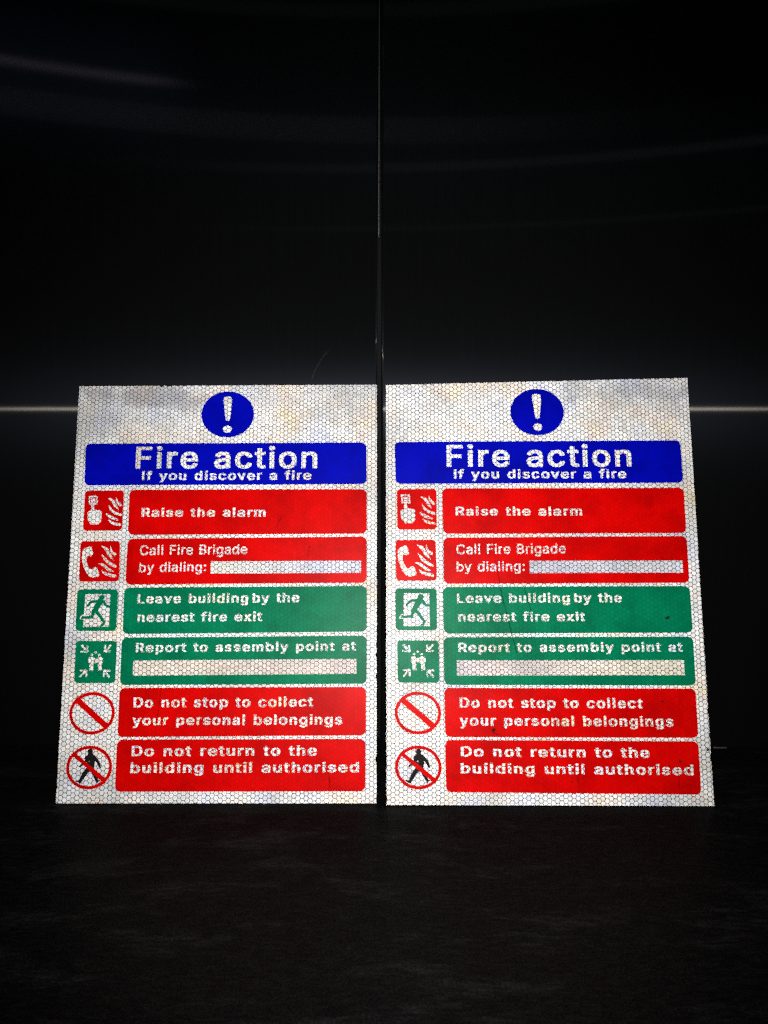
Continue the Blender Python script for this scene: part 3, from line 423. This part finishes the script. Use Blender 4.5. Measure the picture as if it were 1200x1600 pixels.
class Flat:
    """thin printed shapes on the sheet, in mm, gathered into one mesh"""
    def __init__(self, warp):
        self.v, self.f, self.warp = [], [], warp
    def add(self, vs_, fs, z):
        n = len(self.v)
        for p in vs_:
            q = self.warp((p[0], p[1]))
            self.v.append((q[0] * 0.001, q[1] * 0.001, (z + (0.02 * p[2] if len(p) > 2 else 0.0)) * 0.001))
        for f in fs:
            a, b, c = (Vector(self.v[n + i]) for i in f[:3])
            f2 = [n + i for i in f]
            area = 0.0
            for i in range(len(f)):
                p, q = self.v[f2[i]], self.v[f2[(i + 1) % len(f)]]
                area += p[0] * q[1] - q[0] * p[1]
            self.f.append(f2 if area > 0 else f2[::-1])
    def poly(self, pts, z):
        self.flat(curve_faces([pts]), z)
    def polys(self, outs, z):
        self.flat(curve_faces(outs), z)
    def flat(self, vf, z):
        self.add([p[:2] for p in vf[0]], vf[1], z)
    def build(self, name, mat, parent):
        me = bpy.data.meshes.new(name)
        me.from_pydata(self.v, [], self.f)
        me.update()
        return link(name, me, mat, parent)

def lerp(a, b, t):
    return (a[0] + (b[0] - a[0]) * t, a[1] + (b[1] - a[1]) * t)

def rounded(q, r=5.0, seg=6):
    """TL TR BR BL corners -> outline with rounded corners"""
    out = []
    for i in range(4):
        p, c, n = q[i - 1], q[i], q[(i + 1) % 4]
        lp, ln = math.dist(p, c), math.dist(n, c)
        a, b = lerp(c, p, r / lp), lerp(c, n, r / ln)
        for s in range(seg + 1):
            t = s / seg
            # conic close to a circular arc
            w0, w1, w2 = (1 - t) ** 2, 2 * t * (1 - t) * 0.7071, t ** 2
            ww = w0 + w1 + w2
            out.append(((a[0] * w0 + c[0] * w1 + b[0] * w2) / ww, (a[1] * w0 + c[1] * w1 + b[1] * w2) / ww))
    return out

def ellipse(c, rx, ry, n=56):
    return [(c[0] + rx * math.cos(2 * math.pi * i / n), c[1] + ry * math.sin(2 * math.pi * i / n)) for i in range(n)]

def smooth_path(pts, ws, sub=6):
    P, W = [], []
    n = len(pts)
    for i in range(n - 1):
        p0, p1, p2, p3 = pts[max(i - 1, 0)], pts[i], pts[i + 1], pts[min(i + 2, n - 1)]
        for s in range(sub):
            t = s / sub
            P.append(tuple(0.5 * (2 * p1[k] + (p2[k] - p0[k]) * t + (2 * p0[k] - 5 * p1[k] + 4 * p2[k] - p3[k]) * t * t + (3 * p1[k] - p0[k] - 3 * p2[k] + p3[k]) * t ** 3) for k in (0, 1)))
            tt = t * t * (3 - 2 * t)
            W.append(ws[i] + (ws[i + 1] - ws[i]) * tt)
    P.append(tuple(pts[-1]))
    W.append(ws[-1])
    return P, W

def stroke(pts, ws, cap=True):
    P, W = smooth_path(pts, ws)
    L, R = [], []
    n = len(P)
    for i in range(n):
        a, b = P[max(i - 1, 0)], P[min(i + 1, n - 1)]
        dx, dy = b[0] - a[0], b[1] - a[1]
        l = math.hypot(dx, dy) or 1
        nx, ny = -dy / l, dx / l
        h = W[i] / 2
        L.append((P[i][0] + nx * h, P[i][1] + ny * h))
        R.append((P[i][0] - nx * h, P[i][1] - ny * h))
    out = L[:]
    def arc(c, a, b, k=5):
        a0 = math.atan2(a[1] - c[1], a[0] - c[0])
        r = math.dist(a, c)
        return [(c[0] + r * math.cos(a0 - math.pi * j / k), c[1] + r * math.sin(a0 - math.pi * j / k)) for j in range(1, k)]
    if cap:
        out += arc(P[-1], L[-1], R[-1])
    out += R[::-1]
    if cap:
        out += arc(P[0], R[0], L[0])
    return out

# ------------------------------------------------------------------ the two signs
Z_PANEL, Z_LET, Z_TOP, STEP = 0.14, 0.28, 0.40, 0.02

def lettering(T, warp, mat, parent):
    """one printed line: outlines in thousandths of an em, fitted to its measured baseline and cap height"""
    body, p0, p1, cap, weight, tr, _ = T
    G, grow = DATA['G'][weight]
    x, vs_, fs = 0.0, [], []
    for ch in body:
        if ch == '_':
            x += 0.10
            continue
        adv, outs = G[ch]
        if outs:
            v, f = curve_faces([[(q[0] * 0.001, q[1] * 0.001) for q in o] for o in outs])
            n = len(vs_)
            vs_ += [(p[0] + x, p[1]) for p in v]
            fs += [tuple(n + i for i in q) for q in f]
        x += adv + tr + (0.04 if ch == ' ' else 0.0)
    x0, x1 = min(v[0] for v in vs_), max(v[0] for v in vs_)
    caph = 0.509 + 2 * grow
    out = []
    for a, b in vs_:
        base = lerp(p0, p1, (a - x0) / (x1 - x0))
        out.append((base[0], base[1] + (b + grow) / caph * cap))
    F = Flat(warp)
    F.add(out, fs, Z_LET)
    return F.build('lettering', mat, parent)

def sheet_outline(corn, notches, rnd):
    """TL TR BR BL, cut by hand: a slightly nibbled edge"""
    out = []
    for i in range(4):
        a, b = corn[i], corn[(i + 1) % 4]
        n = int(math.dist(a, b) / 2.2)
        dx, dy = (b[0] - a[0]) / n, (b[1] - a[1]) / n
        l = math.hypot(dx, dy)
        nx, ny = dy / l, -dx / l            # inward for clockwise order
        w1 = 0.0
        for s in range(n):
            w1 = w1 * 0.8 + rnd.gauss(0, 0.05)
            p = (a[0] + dx * s, a[1] + dy * s)
            k = 0.0 if s == 0 or i == 2 else abs(w1) + (rnd.random() ** 10) * 0.5
            for qx, qy, dep in notches:
                dd = math.dist(p, (qx, qy))
                if dd < 3.2:
                    k += dep * (1 - (dd / 3.2) ** 2)
            out.append((p[0] + nx * k, p[1] + ny * k))
    return out

def make_sign(pose, corn, warp, notches, scratches, specks, seed, label):
    x, d, yaw, lean = pose
    root = bpy.data.objects.new('fire_action_sign', None)
    root.empty_display_size = 0.05
    COL.objects.link(root)
    r = Vector((math.cos(yaw), math.sin(yaw), 0))
    back = Vector((-math.sin(yaw), math.cos(yaw), 0))
    u = back * math.sin(lean) + Vector((0, 0, 1)) * math.cos(lean)
    n = r.cross(u)
    M = Matrix((r, u, n)).transposed().to_4x4()
    M.translation = Vector((x, d, 0.0004))
    root.matrix_world = M
    tag(root, label, 'safety sign', 'fire action signs leaning on the black panels')
    rnd = random.Random(seed)
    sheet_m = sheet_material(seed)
    red = ink_material('red_ink', (0.55, 0.0006, 0.0004), seed)
    green = ink_material('green_ink', (0.0004, 0.162, 0.073), seed, 0.22)
    blue = ink_material('blue_ink', (0.0005, 0.0020, 0.36), seed, 0.14)
    black = ink_material('black_ink', (0.012, 0.010, 0.011), seed)
    edge_m = plain('sheet_edge', (0.10, 0.085, 0.08), 0.6)

    # the plate: honeycomb front, grey cut edge and back
    o2 = sheet_outline(corn, notches, rnd)
    me = bpy.data.meshes.new('sheet')
    N = len(o2)
    vs_ = [(a * 0.001, b * 0.001, 0.0) for a, b in o2] + [(a * 0.001, b * 0.001, -0.001) for a, b in o2]
    fs = [tuple(range(N))[::-1], tuple(range(N, 2 * N))] + [(i, (i + 1) % N, N + (i + 1) % N, N + i) for i in range(N)]
    me.from_pydata(vs_, [], fs)
    me.materials.append(sheet_m)
    me.materials.append(edge_m)
    for p in me.polygons:
        p.material_index = 0 if p.index == 0 else 1
    me.update()
    link('sheet', me, None, root)

    def panel(name, key, mat, rr=5.2):
        F = Flat(warp)
        F.poly(rounded(DATA[key], rr), Z_PANEL)
        return F.build(name, mat, root)
    P = {}
    P['blue'] = panel('banner', 'blue', blue, 5.0)
    P['red1'] = panel('text_panel', 'red1', red)
    P['red2'] = panel('text_panel', 'red2', red)
    P['grn1'] = panel('text_panel', 'grn1', green)
    P['grn2'] = panel('text_panel', 'grn2', green)
    P['red3'] = panel('text_panel', 'red3', red)
    P['red4'] = panel('text_panel', 'red4', red)
    P['ic1'] = panel('pictogram_panel', 'ic1', red, 3.4)
    P['ic2'] = panel('pictogram_panel', 'ic2', red, 3.4)
    P['ic3'] = panel('pictogram_panel', 'ic3', green, 3.4)
    P['ic4'] = panel('pictogram_panel', 'ic4', green, 3.4)
    for key, l in (('ic1', 'red fire alarm call point pictogram'), ('ic2', 'red telephone and flames pictogram'), ('ic3', 'green running man exit pictogram'), ('ic4', 'green assembly point pictogram'), ('grn1', 'green panel telling to leave the building'), ('grn2', 'green assembly point panel with blank bar'), ('red1', 'red panel reading raise the alarm'), ('red2', 'red panel with blank number bar'), ('red3', 'red panel about personal belongings'), ('red4', 'red panel at the foot about returning')):
        P[key]['label'] = l
    for T in DATA['texts']:
        lettering(T, warp, sheet_m, P[T[6]])
    for key, par in (('bar1', 'red2'), ('bar2', 'grn2')):
        F = Flat(warp)
        F.poly(rounded(DATA[key], 0.3, 2), Z_LET)
        F.build('blank_bar', sheet_material(seed, BAR_TINT[seed][key], 'tinted_bar_film'), P[par])

    # blue warning disc
    c, px, py = DATA['disc']
    F = Flat(warp)
    F.poly(ellipse(c, abs(px[0] - c[0]), abs(py[1] - c[1]), 72), Z_PANEL)
    disc = F.build('warning_disc', blue, root)
    F = Flat(warp)
    F.poly(DATA['excl'], Z_LET)
    c, px, py = DATA['excldot']
    F.poly(ellipse(c, abs(px[0] - c[0]), abs(py[1] - c[1]), 28), Z_LET)
    F.build('exclamation_mark', sheet_m, disc)

    # pictogram: hand on the call point, flames
    F = Flat(warp)
    F.polys(DATA['callframe'], Z_LET)
    F.poly(DATA['calldot'], Z_LET)
    F.build('call_point', sheet_m, P['ic1'])
    F = Flat(warp)
    F.poly(DATA['hand'], Z_LET)
    F.build('pressing_hand', sheet_m, P['ic1'])
    def strokes(key, name, mat, par, z0=Z_LET, cap=True):
        F = Flat(warp)
        for i, (pts, ws) in enumerate(DATA[key]):
            F.poly(stroke(pts, ws, cap), z0 + STEP * (i % 6))
        return F
    strokes('flame1', '', None, None).build('flames', sheet_m, P['ic1'])
    strokes('flame2', '', None, None).build('flames', sheet_m, P['ic2'])
    F = Flat(warp)
    F.poly(DATA['phone'], Z_LET)
    F.build('telephone_handset', sheet_m, P['ic2'])
    # running man in a doorway
    F = Flat(warp)
    F.poly(DATA['door'], Z_LET)
    for i, (pts, ws) in enumerate(DATA['runoutline']):
        F.poly(stroke(pts, ws), Z_LET + STEP * (i + 1))
    F.build('doorway', sheet_m, P['ic3'])
    F = strokes('runner', '', None, None, Z_TOP)
    hc, hr = DATA['runhead']
    F.poly(ellipse(hc, hr, hr * 0.95, 28), Z_TOP + STEP * 8)
    F.build('running_figure', green, P['ic3'])
    # assembly point
    strokes('arrows', '', None, None, Z_LET, False).build('arrows', sheet_m, P['ic4'])
    F = Flat(warp)
    for i, p in enumerate(DATA['people']):
        F.poly(p, Z_LET + STEP * i)
    for hc, hr in DATA['peopleheads']:
        F.poly(ellipse(hc, hr, hr, 18), Z_LET + STEP * 4)
    F.build('people_figures', sheet_m, P['ic4'])
    # prohibition rings
    for key, sl in (('ring_a', 'slash_a'), ('ring_b', 'slash_b')):
        c, px, py = DATA[key]
        rx, ry = abs(px[0] - c[0]), abs(py[1] - c[1])
        F = Flat(warp)
        F.polys([ellipse(c, rx, ry, 72), ellipse(c, rx - 2.9, ry - 3.0, 72)], Z_PANEL)
        (pts, ws), = DATA[sl]
        F.poly(stroke(pts, ws, False), Z_TOP + STEP * 9)
        ring = F.build('prohibition_ring', red, root)
        if key == 'ring_b':
            ring['label'] = 'red no-entry ring over a black walking figure'
            F = strokes('walker', '', None, None, Z_LET)
            hc, hr = DATA['walkhead']
            F.poly(ellipse(hc, hr, hr * 1.05, 28), Z_LET + STEP * 7)
            F.build('walking_figure', black, ring)
        else:
            ring['label'] = 'empty red prohibition ring with diagonal bar'

    # wear
    sm = scratch_material('scratch', (0.006, 0.004, 0.004), 0.62)
    for s in scratches:
        F = Flat(ident)
        if len(s) == 2:
            s = [s[0], lerp(s[0], s[1], 0.5), s[1]]
        F.poly(stroke(s, [0.25] + [0.75] * (len(s) - 2) + [0.2]), 0.62)
        F.build('scratch', sm, root)
    dm = scratch_material('dirt', (0.012, 0.010, 0.008), 0.95)
    for i, (pt, rad_) in enumerate(specks):
        pts = []
        for a in range(14):
            q = rad_ * rnd.uniform(0.55, 1.15)
            pts.append((pt[0] + q * math.cos(a * 2 * math.pi / 14) * 1.25, pt[1] + q * math.sin(a * 2 * math.pi / 14) * 0.85))
        F = Flat(ident)
        F.poly(pts, 0.64 + 0.02 * i)
        F.build('dirt_spot', dm, root)
    return root

def fix(lst):
    return [(p[0], p[1]) for p in lst]

C = DATA['warpR']
def warpR(p):
    v = (p[0], p[1], 1.0, p[0] * p[1])
    return (sum(v[i] * C[i][0] for i in range(4)), sum(v[i] * C[i][1] for i in range(4)))

# ------------------------------------------------------------------ setting: floor, wall behind the panels, two panels
me = bpy.data.meshes.new('floor')
me.from_pydata([(-2.5, -1.5, 0), (2.5, -1.5, 0), (2.5, 1.2, 0), (-2.5, 1.2, 0)], [], [(0, 1, 2, 3)])
fo = link('floor', me, floor_material())
fo['kind'] = 'structure'
wo = link('wall', box_mesh('wall', -2.5, 2.5, 0.812, 0.86, 0.0, 2.4), plain('wall_paint', (0.0015, 0.0015, 0.002), 0.7, 0, 0.1))
wo['kind'] = 'structure'

WALL_Y = 0.7880
pl = bpy.data.objects.new('steel_panel', None)
pl.location = (-0.0085, WALL_Y, 0)
COL.objects.link(pl)
tag(pl, 'black brushed steel wall panel with an arc-shaped scratch, left of the seam', 'wall panel')
link('panel_face', box_mesh('panel_face', -1.6, 0.0, 0.0, 0.020, 0.0015, 2.35, 0.0012), brushed_black('brushed_black_steel', 0.0), pl)
pr = bpy.data.objects.new('steel_panel', None)
pr.location = (-0.0034, WALL_Y - 0.0050, 0)
COL.objects.link(pr)
tag(pr, 'black brushed steel wall panel right of the narrow vertical seam', 'wall panel')
link('panel_face', box_mesh('panel_face', 0.0, 1.6, 0.0, 0.020, 0.0015, 2.35, 0.0020, 4), brushed_black('brushed_black_steel', 3.31), pr)
pl.rotation_euler = (0, math.radians(0.2), 0)
pr.rotation_euler = (0, math.radians(0.1), 0)

# bright metal edging strip in the upper part of the seam, in two lengths
strip_m = plain('strip_metal', (0.085, 0.085, 0.085), 0.45, 0.3, 0.4)
for z0, z1 in ((0.531, 0.7585), (0.7640, 1.2)):
    link('edge_strip', box_mesh('edge_strip', 0.0010, 0.0019, -0.0008, 0.012, z0, z1, 0.0003, 2), strip_m, pl)
# hair-thin arc scratch
F = Flat(ident)
arc_px = DATA['arc']
F.poly(stroke([(p[0], p[1]) for p in arc_px], [0.25, 0.5, 0.45, 0.3, 0.15]), 0.0)
so = F.build('scratch', scratch_material('bright_scratch', (0.045, 0.047, 0.055), 0.8), pl)
so.rotation_euler = (math.pi / 2, 0, 0)
so.location = (0, -0.0004, 0)
# chipped bright edge at the foot of the panel
cx = DATA['chip']
link('edge_chip', box_mesh('edge_chip', cx[0], cx[1], -0.0007, 0.004, 0.0016, 0.0032, 0.0003, 1), plain('chip_metal', (0.05, 0.045, 0.04), 0.5), pr)

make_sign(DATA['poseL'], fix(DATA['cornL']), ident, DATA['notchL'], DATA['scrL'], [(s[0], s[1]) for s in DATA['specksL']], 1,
          'reflective fire action sign with dimmer reflection coloured into its upper left corner')
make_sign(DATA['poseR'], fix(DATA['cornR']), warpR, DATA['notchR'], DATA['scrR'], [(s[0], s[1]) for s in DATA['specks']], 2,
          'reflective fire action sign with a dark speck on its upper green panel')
